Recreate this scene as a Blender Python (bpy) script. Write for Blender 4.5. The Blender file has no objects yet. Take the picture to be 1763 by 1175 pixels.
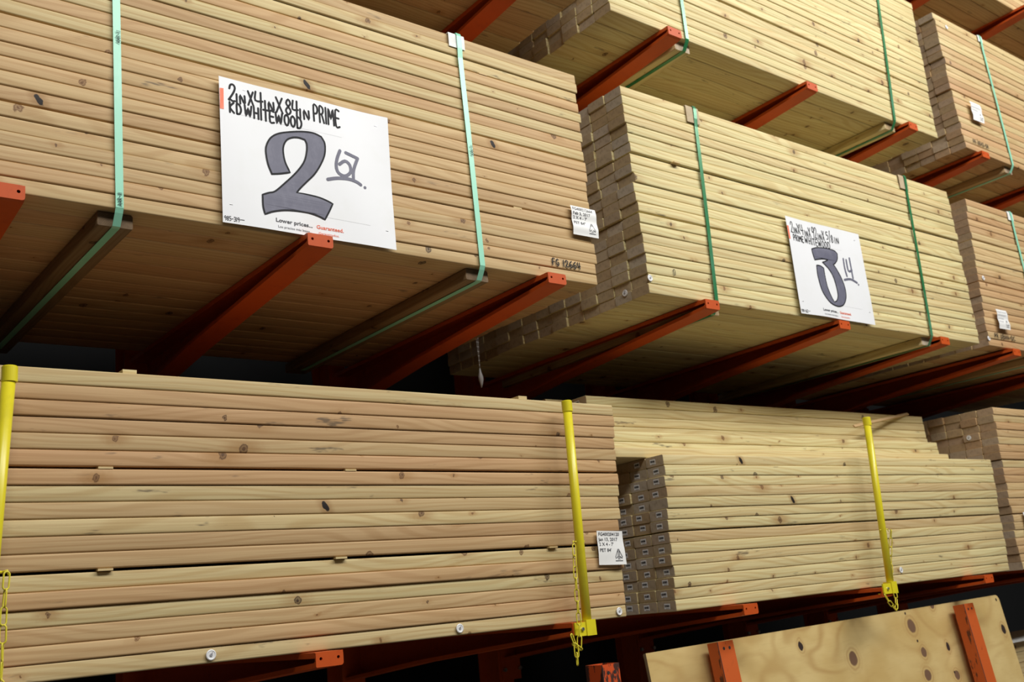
import bpy, bmesh, math, random
from mathutils import Vector, Matrix, Euler
from mathutils.geometry import tessellate_polygon
SC = bpy.context.scene
COL = SC.collection
random.seed(7)

# ------------------------------------------------------------------ camera
cd = bpy.data.cameras.new('camera'); cam = bpy.data.objects.new('camera', cd); COL.objects.link(cam)
cam.location = (-2.63662, -2.36914, -1.04418)
cam.rotation_euler = (1.827513, 0.0981686, -0.669151)
cd.sensor_width = 36.0; cd.sensor_fit = 'HORIZONTAL'; cd.lens = 1772.11*36.0/1763.0
cd.clip_start = .05; cd.clip_end = 60
cd.dof.use_dof = True; cd.dof.focus_distance = 2.75; cd.dof.aperture_fstop = 5.6
SC.camera = cam

# ------------------------------------------------------------------ world and lights
w = bpy.data.worlds.new('world'); SC.world = w; w.use_nodes = True
w.node_tree.nodes['Background'].inputs[0].default_value = (.95, .97, 1.0, 1)
w.node_tree.nodes['Background'].inputs[1].default_value = .004
def area(name, loc, target, sx, sy, watts, colour):
    l = bpy.data.lights.new(name, 'AREA'); l.shape = 'RECTANGLE'; l.size = sx; l.size_y = sy
    l.energy = watts; l.color = colour
    o = bpy.data.objects.new(name, l); COL.objects.link(o); o.location = loc
    o.rotation_euler = (Vector(target)-Vector(loc)).to_track_quat('-Z', 'Y').to_euler()
    return o
area('aisle_lamp', (2.2, -4.1, 3.9), (1.3, 0, -.2), 6.5, 1.2, 450, (1.0, .985, .95))
area('aisle_lamp', (-2.6, -4.1, 3.9), (-2.0, 0, -.6), 2.6, 1.2, 165, (1.0, .985, .95))
vs = SC.view_settings
vs.view_transform = 'Standard'; vs.look = 'None'; vs.exposure = 0.09; vs.gamma = 1.0; vs.use_curve_mapping = False
# --- bundle layout: every board is a cell (row from the top, column from the front) of a bundle
T, BW, PZ, PY = .0375, .0872, .0381, .0893
ZL, ZU = -1.0942, 1.0968      # shelf levels; the middle level is z = 0
BUN = {  # x0, y0, z0, length, rows, cols, top shift x, top lean y, rise per metre, gaps after rows, end jitter
 'A': (-2.3711,  .020, 0.000, 2.1336, 21, 14,  .0225,  .006, .0008, (3, 9, 15), .0045, .007),
 'B': ( 0.0000,  .000,-0.004, 2.3527, 21, 14, -.0256, -.012, .0047, (7, 13), .0050, .006),
 'C': (-2.3546,  .099, ZL+.003, 2.1336, 18, 14, .049, -.012,-.0030, (6, 12), .0060, .005),
 'D': ( 0.0392,  .114, ZL-.006, 2.3527, 21, 14, .0369, -.018, .0038, (14,), .0045, .005),
 'F': ( 2.4850,  .100, ZL, 2.1336, 21, 14,  .050,  .000, .0000, (7, 14), .0050, .010),
 'G': ( 2.4440,  .000, 0.008, 2.1336, 21, 14,  .080, -.005, .0000, (6, 12), .0050, .007),
 'H': (-0.0534, -.040, ZU, 2.3527, 21, 14,  .040,  .000, .0000, (7, 14), .0050, .006),
 'I': ( 2.5700, -.050, ZU+.003, 2.1336, 21, 14, -.030,  .000, .0000, (6, 12), .0050, .008),
 'K': (-2.3440, -.050, ZU, 2.1336, 12, 14,  .000,  .000, .0000, (), .0, .006),
 'J': ( 2.5500, -.110, ZU*2-.004, 2.3527, 12, 14,  .000,  .000, .0000, (), .0, .006),
}
D_TOP = {0: 7, 1: 6, 2: 4}     # rows already sold from the first columns of bundle D
D_SHIFT = {1: -.245, 2: -.165, 3: -.10, 4: -.22, 5: -.15}
def jit(k, r, c, s):
    return math.sin(k*12.9898 + r*78.233 + c*37.719 + s*4.1414)*43758.5453 % 1.0*2 - 1
def cell(k, r, c):
    """origin corner of board (row r from the top, column c from the front) of bundle k"""
    x0, y0, z0, L, R, Cn, sx, ly, rise, gaps, gap, je = BUN[k]
    n = R - 1 - r                                  # rows beneath
    z = z0 + n*PZ + gap*sum(1 for g in gaps if g > r)
    t = n/(R-1)
    kk = ord(k)
    x = x0 + sx*t + je*jit(kk, r, c, 1)*(1.0 if c < 2 else 1.2)
    y = y0 + ly*t + c*PY + .0028*jit(kk, r, 0, 2)
    if k == 'D' and c in D_SHIFT and r < 7: x += D_SHIFT[c]
    if k == 'D' and r >= 7: x += 0
    return x, y, z, L, rise
def present(k, r, c):
    return not (k == 'D' and r < D_TOP.get(c, 0))
# boards that show in the photograph: {bundle: {column: rows}}
IND = {'A': {0: [0, 1, 2, 3, 4, 5, 6, 7, 8, 9, 10, 11, 12, 13, 14, 15, 16, 17, 18, 19, 20], 1: [20], 2: [20], 3: [20], 4: [20], 5: [20], 6: [20], 7: [20], 8: [20], 9: [20], 10: [20], 11: [20], 12: [20], 13: [20]},
       'C': {0: [0, 1, 2, 3, 4, 5, 6, 7, 8, 9, 10, 11, 12, 13, 14, 15, 16, 17]},
       'H': {0: [1, 2, 3, 4, 5, 6, 7, 8, 9, 10, 11, 12, 13, 14, 15, 16, 17, 18, 19, 20], 1: [18, 19, 20], 2: [18, 19, 20], 3: [18, 20], 4: [17, 19, 20], 5: [18]},
       'B': {0: [0, 1, 2, 3, 4, 5, 6, 7, 8, 9, 10, 11, 12, 13, 14, 15, 16, 17, 18, 19, 20], 1: [0, 1, 2, 3, 4, 5, 6, 7, 8, 9, 10, 11, 12, 13, 14, 15, 16, 17, 18, 19, 20], 2: [3, 8, 9, 10, 12, 13, 14, 16, 17, 18, 19, 20], 3: [19, 20], 4: [18, 19, 20], 5: [18, 19, 20], 6: [19, 20], 7: [19, 20], 8: [20], 9: [19, 20], 10: [20], 11: [20], 12: [20], 13: [20]},
       'D': {0: [7, 8, 9, 10, 11, 12, 13, 14, 15, 16, 17, 18, 19, 20], 2: [4, 5, 10, 11, 12, 13, 14, 15, 16, 17, 18, 19, 20], 3: [0, 1, 2, 3], 1: [6, 7, 8, 9, 10, 11, 12, 13, 14, 15, 16, 17, 18, 19, 20]},
       'K': {4: [11], 3: [11], 2: [11], 1: [11], 0: [11]},
       'J': {2: [11], 1: [11], 0: [11], 3: [11]},
       'I': {0: [0, 1, 2, 3, 4, 5, 6, 7, 8, 9, 10, 11, 12, 13, 14, 15, 16, 17, 18, 19, 20], 3: [20], 1: [20], 2: [20], 4: [20]},
       'G': {0: [0, 1, 2, 3, 4, 5, 6, 7, 8, 9, 10, 11, 12, 13, 14, 15, 16, 17, 18, 19, 20], 9: [20], 10: [20], 11: [20], 12: [20], 8: [20], 13: [20], 7: [20], 4: [20], 5: [20], 3: [20], 6: [20], 2: [20], 1: [20]},
       'F': {0: [0, 1, 2, 3, 4, 5, 6, 7, 8, 9, 10, 11, 12, 13, 14, 15, 16, 17, 18, 19], 3: [0, 2], 1: [0, 1, 2, 3, 4, 5], 2: [2]}}

# ------------------------------------------------------------------ node helpers and materials
class NT:
    def __init__(s, name):
        s.m = bpy.data.materials.new(name); s.m.use_nodes = True
        s.t = s.m.node_tree; s.b = s.t.nodes['Principled BSDF']
    def n(s, typ, **kw):
        nd = s.t.nodes.new(typ)
        for k, v in kw.items(): setattr(nd, k, v)
        return nd
    def put(s, sock, v):
        if isinstance(v, bpy.types.NodeSocket): s.t.links.new(v, sock)
        elif isinstance(v, (tuple, list)) and len(v) == 3 and sock.type == 'RGBA': sock.default_value = (*v, 1)
        else: sock.default_value = v
    def M(s, op, a, b=None, c=None, clamp=False):
        nd = s.n('ShaderNodeMath', operation=op); nd.use_clamp = clamp
        for i, v in enumerate((a, b, c)):
            if v is not None: s.put(nd.inputs[i], v)
        return nd.outputs[0]
    def V(s, op, a, b=None):
        nd = s.n('ShaderNodeVectorMath', operation=op)
        s.put(nd.inputs[0], a)
        if b is not None: s.put(nd.inputs[3] if op == 'SCALE' else nd.inputs[1], b)
        return nd.outputs['Value'] if op in ('LENGTH', 'DISTANCE', 'DOT_PRODUCT') else nd.outputs[0]
    def mix(s, f, a, b, mode='MIX'):
        nd = s.n('ShaderNodeMix', data_type='RGBA', blend_type=mode)
        s.put(nd.inputs[0], f); s.put(nd.inputs[6], a); s.put(nd.inputs[7], b)
        return nd.outputs[2]
    def xyz(s, v):
        nd = s.n('ShaderNodeSeparateXYZ'); s.put(nd.inputs[0], v); return nd.outputs
    def comb(s, x, y, z):
        nd = s.n('ShaderNodeCombineXYZ'); s.put(nd.inputs[0], x); s.put(nd.inputs[1], y); s.put(nd.inputs[2], z); return nd.outputs[0]
    def noise(s, v, scale=1, detail=2, rough=.5, dist=0):
        nd = s.n('ShaderNodeTexNoise'); s.put(nd.inputs['Vector'], v)
        nd.inputs['Scale'].default_value = scale; nd.inputs['Detail'].default_value = detail
        nd.inputs['Roughness'].default_value = rough; nd.inputs['Distortion'].default_value = dist
        return nd.outputs[0]
    def step(s, v, lo, hi):
        nd = s.n('ShaderNodeMapRange', interpolation_type='SMOOTHSTEP')
        s.put(nd.inputs[0], v); nd.inputs[1].default_value = lo; nd.inputs[2].default_value = hi
        return nd.outputs[0]

def wood_base(N, src):
    P = N.n('ShaderNodeTexCoord').outputs['Object']
    if src == 'OBJECT':
        oi = N.n('ShaderNodeObjectInfo'); colr, alpha = oi.outputs['Color'], oi.outputs['Alpha']
    else:
        at = N.n('ShaderNodeAttribute', attribute_name='board'); colr, alpha = at.outputs['Color'], at.outputs['Alpha']
    sc = N.n('ShaderNodeSeparateColor'); N.put(sc.inputs[0], colr)
    return P, sc.outputs[0], sc.outputs[1], sc.outputs[2], alpha

def wood_material(name, src):
    """planed softwood: long grain, growth bands, round knots with haloes, faint stains"""
    N = NT(name); P, seed, tone, spot, bright = wood_base(N, src)
    x, y, z = N.xyz(P)[0:3]
    off = N.comb(N.M('MULTIPLY', seed, 61.7), N.M('MULTIPLY', seed, 23.1), N.M('MULTIPLY', seed, 9.3))
    Q = N.V('ADD', P, off)
    warp = N.noise(N.V('MULTIPLY', Q, (1.3, 7, 7)), 1, 1)
    Qw = N.V('ADD', N.V('MULTIPLY', Q, (.30, 30, 30)), N.comb(0, N.M('MULTIPLY', warp, 2.6), N.M('MULTIPLY', warp, 2.6)))
    wave = N.n('ShaderNodeTexWave', wave_type='BANDS', bands_direction='DIAGONAL')
    N.put(wave.inputs['Vector'], Qw); wave.inputs['Scale'].default_value = 1.1
    wave.inputs['Distortion'].default_value = 2.2; wave.inputs['Detail'].default_value = 1.5; wave.inputs['Detail Scale'].default_value = 1.4
    band = N.step(wave.outputs[0 if wave.outputs[0].name == 'Fac' else 1], .35, 1.0)
    fine = N.noise(N.V('MULTIPLY', Q, (3, 240, 240)), 1, 2, .6)
    blotch = N.noise(N.V('MULTIPLY', Q, (1.7, 5, 5)), 1, 2, .55)
    pale = N.mix(blotch, (.74, .665, .355), (.66, .575, .29))
    tan = N.mix(blotch, (.59, .36, .188), (.47, .272, .125))
    # heartwood tint drifts along the board
    tt = N.M('ADD', tone, N.M('MULTIPLY', N.M('SUBTRACT', N.noise(N.V('MULTIPLY', Q, (.8, 8, 8)), 1, 1), .5), .45), clamp=True)
    col = N.mix(tt, pale, tan)
    col = N.mix(N.M('MULTIPLY', band, .34), col, N.mix(tone, (.47, .29, .08), (.33, .165, .065)))
    col = N.mix(N.M('MULTIPLY', N.step(fine, .38, .72), .30), col, (.34, .19, .07))
    # knots
    s2 = N.M('ADD', z, N.M('MULTIPLY', y, .8))
    kx = N.M('ADD', N.M('MULTIPLY', x, 3.6), N.M('MULTIPLY', seed, 91.3)); ks = N.M('ADD', N.M('MULTIPLY', s2, 17.0), N.M('MULTIPLY', seed, 47.9))
    vo = N.n('ShaderNodeTexVoronoi', voronoi_dimensions='2D', feature='F1')
    N.put(vo.inputs['Vector'], N.comb(kx, ks, 0)); vo.inputs['Scale'].default_value = 1.0; vo.inputs['Randomness'].default_value = .8
    px, py_ = N.xyz(vo.outputs['Position'])[0:2]
    wob = N.M('MULTIPLY', N.M('SUBTRACT', N.noise(P, 70, 2), .5), .016)
    dx = N.M('ADD', N.M('DIVIDE', N.M('SUBTRACT', kx, px), 3.6), wob); dz = N.M('ADD', N.M('DIVIDE', N.M('SUBTRACT', ks, py_), 17.0), wob)
    rc = N.n('ShaderNodeSeparateColor'); N.put(rc.inputs[0], vo.outputs['Color'])
    rad = N.M('MULTIPLY_ADD', N.M('POWER', rc.outputs[0], 2.0), .0110, .0020)
    here = N.M('GREATER_THAN', rc.outputs[1], .52)
    dist = N.M('SQRT', N.M('ADD', N.M('POWER', dx, 2.0), N.M('MULTIPLY', N.M('POWER', dz, 2.0), .75)))
    q = N.M('DIVIDE', dist, rad)
    knot = N.M('MULTIPLY', N.M('SUBTRACT', 1.0, N.step(q, .75, 1.1)), here)
    hal = N.M('SQRT', N.M('ADD', N.M('POWER', N.M('MULTIPLY', dx, .45), 2.0), N.M('POWER', dz, 2.0)))
    halo = N.M('MULTIPLY', N.M('SUBTRACT', 1.0, N.step(N.M('DIVIDE', hal, rad), .5, 3.2)), here)
    col = N.mix(N.M('MULTIPLY', N.M('MULTIPLY', halo, N.step(warp, .30, .62)), .62), col, (.36, .185, .06))
    kdark = N.mix(rc.outputs[2], (.19, .085, .03), (.045, .025, .015))
    ring = N.M('MULTIPLY_ADD', N.M('SINE', N.M('MULTIPLY', q, 9.0)), .22, .78)
    col = N.mix(N.M('MULTIPLY', knot, ring), col, kdark)
    # one loose black knot on chosen boards, at x = spot
    ox = N.M('ADD', N.M('SUBTRACT', x, N.M('MULTIPLY', spot, 2.4)), N.M('MULTIPLY', N.M('SUBTRACT', z, .019), .45)); oz = N.M('SUBTRACT', z, .018)
    od = N.M('ADD', N.M('SQRT', N.M('ADD', N.M('POWER', ox, 2.0), N.M('MULTIPLY', N.M('POWER', oz, 2.0), .35))), N.M('MULTIPLY', wob, .6))
    has = N.M('GREATER_THAN', spot, .01)
    col = N.mix(N.M('MULTIPLY', N.M('MULTIPLY', N.M('SUBTRACT', 1.0, N.step(od, .010, .030)), has), .5), col, (.30, .15, .05))
    col = N.mix(N.M('MULTIPLY', N.M('SUBTRACT', 1.0, N.step(od, .007, .0095)), has), col, (.014, .009, .007))
    # dark mould streaks and handling dirt
    dirt = N.step(N.noise(N.V('MULTIPLY', Q, (7, 34, 34)), 1, 3, .7), .62, .72)
    dirt = N.M('MULTIPLY', dirt, N.step(N.noise(N.V('MULTIPLY', Q, (1.3, 2, 2)), 1, 1), .50, .62))
    col = N.mix(N.M('MULTIPLY', dirt, .70), col, (.085, .065, .045))
    hsv = N.n('ShaderNodeHueSaturation'); N.put(hsv.inputs['Color'], col); N.put(hsv.inputs['Value'], bright)
    N.put(N.b.inputs['Base Color'], hsv.outputs[0]); N.b.inputs['Roughness'].default_value = .62
    N.b.inputs['Specular IOR Level'].default_value = .3
    bp = N.n('ShaderNodeBump'); bp.inputs['Strength'].default_value = .12; bp.inputs['Distance'].default_value = .0015
    N.put(bp.inputs['Height'], fine); N.put(N.b.inputs['Normal'], bp.outputs[0])
    return N.m

def end_material(name, src):
    """sawn end grain: arcs of growth rings, grey-brown darker than the faces"""
    N = NT(name); P, seed, tone, spot, bright = wood_base(N, src)
    x, y, z = N.xyz(P)[0:3]
    if src != 'OBJECT': y = N.M('FRACT', N.M('MULTIPLY', y, 11.2)); y = N.M('MULTIPLY', y, .0885)
    cy = N.M('MULTIPLY', N.M('SUBTRACT', N.M('FRACT', N.M('MULTIPLY', seed, 7.3)), .5), .16)
    cz = N.M('MULTIPLY', N.M('SUBTRACT', N.M('FRACT', N.M('MULTIPLY', seed, 13.9)), .6), .12)
    n = N.noise(P, 28, 3)
    dy = N.M('SUBTRACT', N.M('SUBTRACT', y, .044), cy); dz = N.M('SUBTRACT', z, cz)
    d = N.M('SQRT', N.M('ADD', N.M('POWER', dy, 2.0), N.M('POWER', dz, 2.0)))
    ring = N.M('MULTIPLY_ADD', N.M('SINE', N.M('ADD', N.M('MULTIPLY', d, 1500.0), N.M('MULTIPLY', n, 9.0))), .5, .5)
    g = N.M('FRACT', N.M('MULTIPLY', seed, 29.7))
    a = N.mix(g, (.46, .34, .18), (.55, .48, .37))
    a = N.mix(N.M('MULTIPLY', tone, .75), a, (.42, .25, .145))
    a = N.mix(N.M('MULTIPLY', ring, .22), a, (.20, .125, .06))
    a = N.mix(N.M('MULTIPLY', N.step(N.noise(P, 60, 3, .7), .45, .75), .35), a, (.17, .125, .085))
    hsv = N.n('ShaderNodeHueSaturation'); N.put(hsv.inputs['Color'], a); N.put(hsv.inputs['Value'], bright)
    N.put(N.b.inputs['Base Color'], hsv.outputs[0]); N.b.inputs['Roughness'].default_value = .85
    N.b.inputs['Specular IOR Level'].default_value = .2
    return N.m

def simple(name, col, rough=.5, metal=0, spec=.5, var=None, vscale=30, amt=.3, stretch=(1, 1, 1), lo=.5, hi=.7):
    N = NT(name)
    c = col
    if var is not None:
        P = N.n('ShaderNodeTexCoord').outputs['Object']
        f = N.step(N.noise(N.V('MULTIPLY', P, stretch), vscale, 4, .65), lo, hi)
        c = N.mix(N.M('MULTIPLY', f, amt), col, var)
    N.put(N.b.inputs['Base Color'], c if var is not None else (*col, 1))
    N.b.inputs['Roughness'].default_value = rough; N.b.inputs['Metallic'].default_value = metal
    N.b.inputs['Specular IOR Level'].default_value = spec
    return N.m

MW = wood_material('planed_softwood', 'OBJECT'); ME = end_material('end_grain', 'OBJECT')
MWS = wood_material('planed_softwood_pile', 'GEO'); MES = end_material('end_grain_pile', 'GEO')
M_OR = simple('orange_rack_paint', (.52, .080, .012), .5, spec=.25, var=(.30, .035, .012), vscale=22, amt=.45, lo=.5, hi=.8)
M_ORW = simple('worn_orange_paint', (.56, .105, .020), .5, spec=.35, var=(.05, .022, .015), vscale=34, amt=.85, stretch=(1, 1, .28), lo=.60, hi=.65)
M_ORS = simple('scraped_orange_paint', (.60, .08, .015), .55, spec=.35, var=(.03, .02, .016), vscale=26, amt=.95, stretch=(1, 1, .4), lo=.50, hi=.56)
M_YE = simple('yellow_enamel', (.72, .62, .022), .33, spec=.5, var=(.50, .42, .02), vscale=14, amt=.35)
M_YC = simple('yellow_plastic_chain', (.72, .62, .04), .45)
M_MINT = simple('mint_strap_paint', (.27, .66, .47), .35, spec=.6, var=(.40, .75, .60), vscale=9, amt=.4, stretch=(1, 1, .5))
M_GREEN = simple('dark_green_strap_paint', (.035, .225, .085), .28, metal=.25, spec=.7, var=(.16, .42, .28), vscale=6, amt=.6, stretch=(1, 1, .5))
M_PAPER = simple('white_sign_card', (.80, .81, .83), .45, spec=.35, var=(.76, .77, .76), vscale=6, amt=.5)
M_TAG = simple('white_tag_paper', (.80, .80, .78), .5, spec=.3)
M_INK = simple('black_marker_ink', (.012, .012, .015), .6, spec=.2)
M_GREY = simple('grey_marker_fill', (.115, .115, .165), .55, var=(.16, .16, .215), vscale=40, amt=.6, stretch=(1, 1, .6), lo=.4, hi=.7)
M_PRINT = simple('dark_printed_ink', (.05, .05, .06), .5)
M_RED = simple('orange_printed_ink', (.80, .13, .05), .5)
M_ORMARK = simple('orange_marker_ink', (.85, .14, .04), .5, var=(.80, .45, .35), vscale=60, amt=.5, stretch=(1, 1, .15))
M_LINE = simple('pale_grey_printed_rule', (.55, .55, .56), .5)
M_STEEL = simple('zinc_steel', (.55, .56, .56), .3, metal=.9)
M_HOLE = simple('hole_shade_worn_edge', (.02, .016, .014), .7)  # painted shade for the bolt hole discs; also the worn black post edges
M_CAPW = simple('white_plastic', (.78, .78, .78), .35)
M_CAPG = simple('grey_plastic', (.35, .35, .37), .4)
M_CARDW = simple('white_corner_card', (.78, .79, .77), .6, var=(.60, .60, .56), vscale=24, amt=.5)
M_CARDB = simple('brown_corner_card', (.47, .37, .235), .75, var=(.38, .29, .17), vscale=24, amt=.5)
M_PINK = simple('pink_label_border', (.50, .22, .24), .5)
M_DARKW = simple('dark_void_grey', (.012, .013, .014), .9, var=(.008, .008, .009), vscale=2, amt=.6)
M_BROWNW = simple('light_block_brown', (.055, .046, .036), .8)
M_FLOOR = simple('polished_concrete', (.17, .163, .152), .45, var=(.14, .134, .125), vscale=1.6, amt=.6)

# ------------------------------------------------------------------ mesh helpers
def mesh_obj(name, verts, faces, mats, parent=None, mi=None, smooth=False, loc=None):
    me = bpy.data.meshes.new(name); me.from_pydata([tuple(v) for v in verts], [], faces)
    for m in (mats if isinstance(mats, (list, tuple)) else [mats]): me.materials.append(m)
    if mi:
        for p, i in zip(me.polygons, mi): p.material_index = i
    if smooth:
        for p in me.polygons: p.use_smooth = True
    me.update()
    o = bpy.data.objects.new(name, me); COL.objects.link(o)
    if parent: o.parent = parent
    if loc is not None: o.location = loc
    return o
def tag(o, label, cat=None, group=None, kind=None):
    if label: o['label'] = label
    if cat: o['category'] = cat
    if group: o['group'] = group
    if kind: o['kind'] = kind
    return o
def empty(name, loc, label, cat, group=None):
    o = bpy.data.objects.new(name, None); COL.objects.link(o); o.location = loc; o.empty_display_size = .05
    return tag(o, label, cat, group)
class MB:
    def __init__(s): s.v = []; s.f = []; s.mi = []
    def add(s, vs, fs, m=0):
        b = len(s.v); s.v += [tuple(v) for v in vs]; s.f += [[b+i for i in f] for f in fs]; s.mi += [m]*len(fs)
    def box(s, a, b, m=0, M=None):
        x0, y0, z0 = a; x1, y1, z1 = b
        vs = [Vector(p) for p in ((x0,y0,z0),(x1,y0,z0),(x1,y1,z0),(x0,y1,z0),(x0,y0,z1),(x1,y0,z1),(x1,y1,z1),(x0,y1,z1))]
        if M: vs = [M @ v for v in vs]
        s.add(vs, [(0,3,2,1),(4,5,6,7),(0,1,5,4),(1,2,6,5),(2,3,7,6),(3,0,4,7)], m)
    def tube(s, pts, r, n=10, m=0, closed=False, cap=True):
        pts = [Vector(p) for p in pts]; N = len(pts); base = len(s.v); ref = None
        for i, p in enumerate(pts):
            if closed: d = (pts[(i+1) % N]-pts[i-1]).normalized()
            else: d = (pts[min(i+1, N-1)]-pts[max(i-1, 0)]).normalized()
            if ref is None: ref = d.orthogonal().normalized()
            ref = (ref-d*ref.dot(d)).normalized(); bi = d.cross(ref)
            rr = r[i] if isinstance(r, (list, tuple)) else r
            for k in range(n):
                a = 2*math.pi*k/n; s.v.append(tuple(p+(ref*math.cos(a)+bi*math.sin(a))*rr))
        for i in range(N if closed else N-1):
            j = (i+1) % N
            for k in range(n):
                l = (k+1) % n; s.f.append([base+i*n+k, base+i*n+l, base+j*n+l, base+j*n+k]); s.mi.append(m)
        if cap and not closed:
            s.f.append([base+k for k in range(n)][::-1]); s.mi.append(m)
            s.f.append([base+(N-1)*n+k for k in range(n)]); s.mi.append(m)
    def build(s, name, mats, parent=None, smooth=False, loc=None):
        return mesh_obj(name, s.v, s.f, mats, parent, s.mi, smooth, loc)
def extrude_poly(mb, outline, holes, to3, depth, m=0):
    """outline and holes are 2D loops; to3(p, d) maps a 2D point at depth d to 3D"""
    loops = [outline]+holes; flat = [p for l in loops for p in l]
    tri = tessellate_polygon([[Vector((p[0], p[1], 0)) for p in l] for l in loops])
    n = len(flat)
    vs = [to3(p, 0) for p in flat]+[to3(p, depth) for p in flat]
    fs = [tuple(t) for t in tri]+[tuple(i+n for i in t[::-1]) for t in tri]
    b = 0
    for l in loops:
        k = len(l)
        for i in range(k):
            j = (i+1) % k; fs.append((b+i, b+j, b+j+n, b+i+n))
        b += k
    mb.add(vs, fs, m)
def fix_normals(o):
    bm = bmesh.new(); bm.from_mesh(o.data); bmesh.ops.recalc_face_normals(bm, faces=bm.faces); bm.to_mesh(o.data); bm.free()
    return o

# ------------------------------------------------------------------ the setting
FLOOR_Z = -2.46
mb = MB(); mb.box((-9, -9, FLOOR_Z-.1), (12, 4.2, FLOOR_Z)); tag(mb.build('floor', M_FLOOR), None, kind='structure')
mb = MB(); mb.box((-9, 3.4, FLOOR_Z), (12, 3.5, 5.2)); tag(mb.build('dark_void_backdrop', M_DARKW), None, kind='structure')  # near-black sheet added; its colour stands in for the shaded void behind
mb = MB(); mb.box((-9, -5.1, FLOOR_Z), (12, -5.0, 5.2)); tag(mb.build('aisle_light_block', M_BROWNW), None, kind='structure')  # unseen, added across the aisle to keep light off the deep undersides

# ------------------------------------------------------------------ the boards
ORD = ['', 'first', 'second', 'third', 'fourth', 'fifth', 'sixth', 'seventh', 'eighth', 'ninth', 'tenth', 'eleventh', 'twelfth', 'thirteenth',
       'fourteenth', 'fifteenth', 'sixteenth', 'seventeenth', 'eighteenth', 'nineteenth', 'twentieth', 'twenty-first']
PHR = {'A': 'the upper left bundle', 'B': 'the pale middle shelf bundle', 'C': 'the lower left loose stack',
       'D': 'the stack with barcoded ends', 'F': 'the lower stack at far right', 'G': 'the tan middle shelf bundle',
       'H': 'the big pale top shelf bundle', 'I': 'the top shelf bundle at far right', 'K': 'the shadowed bundle at top centre',
       'J': 'the highest bundle, top right corner'}
TONES = {'A': [.55,.25,.15,.75,.05,.70,.20,.75,.15,.60,.65,.62,.58,.55,.72,.60,.58,.55,.60,.62,.50],
         'C': [.20,.85,.80,.85,.55,.85,.90,.20,.50,.30,.75,.70,.10,.85,.10,.70,.75,.25],
         'D': [.15,.2,.1,.15,.1,.15,.1,.18,.10,.12,.45,.12,.22,.18,.50,.12,.35,.16,.14,.20,.16]}
def board_tone(k, r, c):
    j = jit(ord(k), r, c, 5)
    if c == 0 and k in TONES: return min(1, max(0, TONES[k][r % len(TONES[k])]))
    if k in 'AC': return .86+.14*j
    if k in 'BH': return .10+.12*j
    if k in 'GI': return .62+.30*j
    if k == 'F': return .66+.25*j
    if k in 'KJ': return .70+.2*j
    return .18+.15*j
SPOT = {('A', 8, 0): 1.046, ('A', 9, 0): 1.717, ('D', 11, 0): .712, ('D', 7, 0): .426, ('C', 8, 0): 1.041, ('A', 14, 0): .331}
def board_colour(k, r, c):
    seed = (jit(ord(k), r, c, 9)+1)/2
    br = (.97+.07*jit(ord(k), r, c, 11))*{'A': .97, 'B': 1.03, 'H': 1.0, 'C': .95, 'D': 1.0}.get(k, .96)
    t = board_tone(k, r, c)
    if k in 'AC': t = .24+.76*t
    return (seed, t, SPOT.get((k, r, c), 0)/2.4, br)

def board_mesh(name, L, bow, crown):
    rr = .0042; prof = []
    for cy, cz, a0 in ((rr, rr, 180), (BW-rr, rr, 270), (BW-rr, T-rr, 0), (rr, T-rr, 90)):
        for k in range(4):
            a = math.radians(a0+k*30); prof.append((cy+rr*math.cos(a), cz+rr*math.sin(a)))
    xs = [0, .002]+[L*i/10 for i in range(1, 10)]+[L-.002, L]; n = len(prof); vs = []; fs = []; mi = []
    for i, x in enumerate(xs):
        t = x/L; b = bow*math.sin(math.pi*t); c = crown*math.sin(math.pi*t)
        ins = .0012 if i in (0, len(xs)-1) else 0
        for (py, pz) in prof:
            vs.append((x, py+b+(ins if py < BW/2 else -ins), pz+c+(ins if pz < T/2 else -ins)))
    for i in range(len(xs)-1):
        for k in range(n):
            l = (k+1) % n; fs.append((i*n+k, (i+1)*n+k, (i+1)*n+l, i*n+l)); mi.append(0)
    fs.append(tuple(range(n))); mi.append(1)
    fs.append(tuple((len(xs)-1)*n+k for k in range(n))[::-1]); mi.append(1)
    o = mesh_obj(name, vs, fs, [MW, ME], None, mi)
    for p in o.data.polygons: p.use_smooth = (p.material_index == 0)
    for e in o.data.edges: e.use_edge_sharp = False
    me = o.data; bpy.data.objects.remove(o); return fix_mesh(me)
def fix_mesh(me):
    bm = bmesh.new(); bm.from_mesh(me); bmesh.ops.recalc_face_normals(bm, faces=bm.faces); bm.to_mesh(me); bm.free(); return me
BM = {L: [board_mesh('board', L, b, c) for b, c in ((.0012, .0001), (-.0016, -.0001), (.0022, 0), (-.0006, .0002), (.0005, -.0002))] for L in (2.1336, 2.3527)}

def barcode_label_mesh():
    mb = MB(); a, b = .029, .020
    mb.box((-.0004, 0, 0), (0, a, b), 2); mb.box((-.0007, .0008, .0007), (-.0004, a-.0008, b-.0007), 0)
    y = .004; rnd = random.Random(3)
    while y < a-.004:
        wd = rnd.choice((.0008, .0012, .002)); mb.box((-.0010, y, .0075), (-.0007, y+wd, .0150), 1); y += wd+rnd.choice((.0007, .001))
    for yy in (.005, .008, .0115, .015, .018): mb.box((-.0010, yy, .002), (-.0007, yy+.0018, .0035), 1)
    o = mb.build('barcode_label', [M_TAG, M_INK, M_PINK]); me = o.data; bpy.data.objects.remove(o); return me
BARCODE = barcode_label_mesh()

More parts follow.
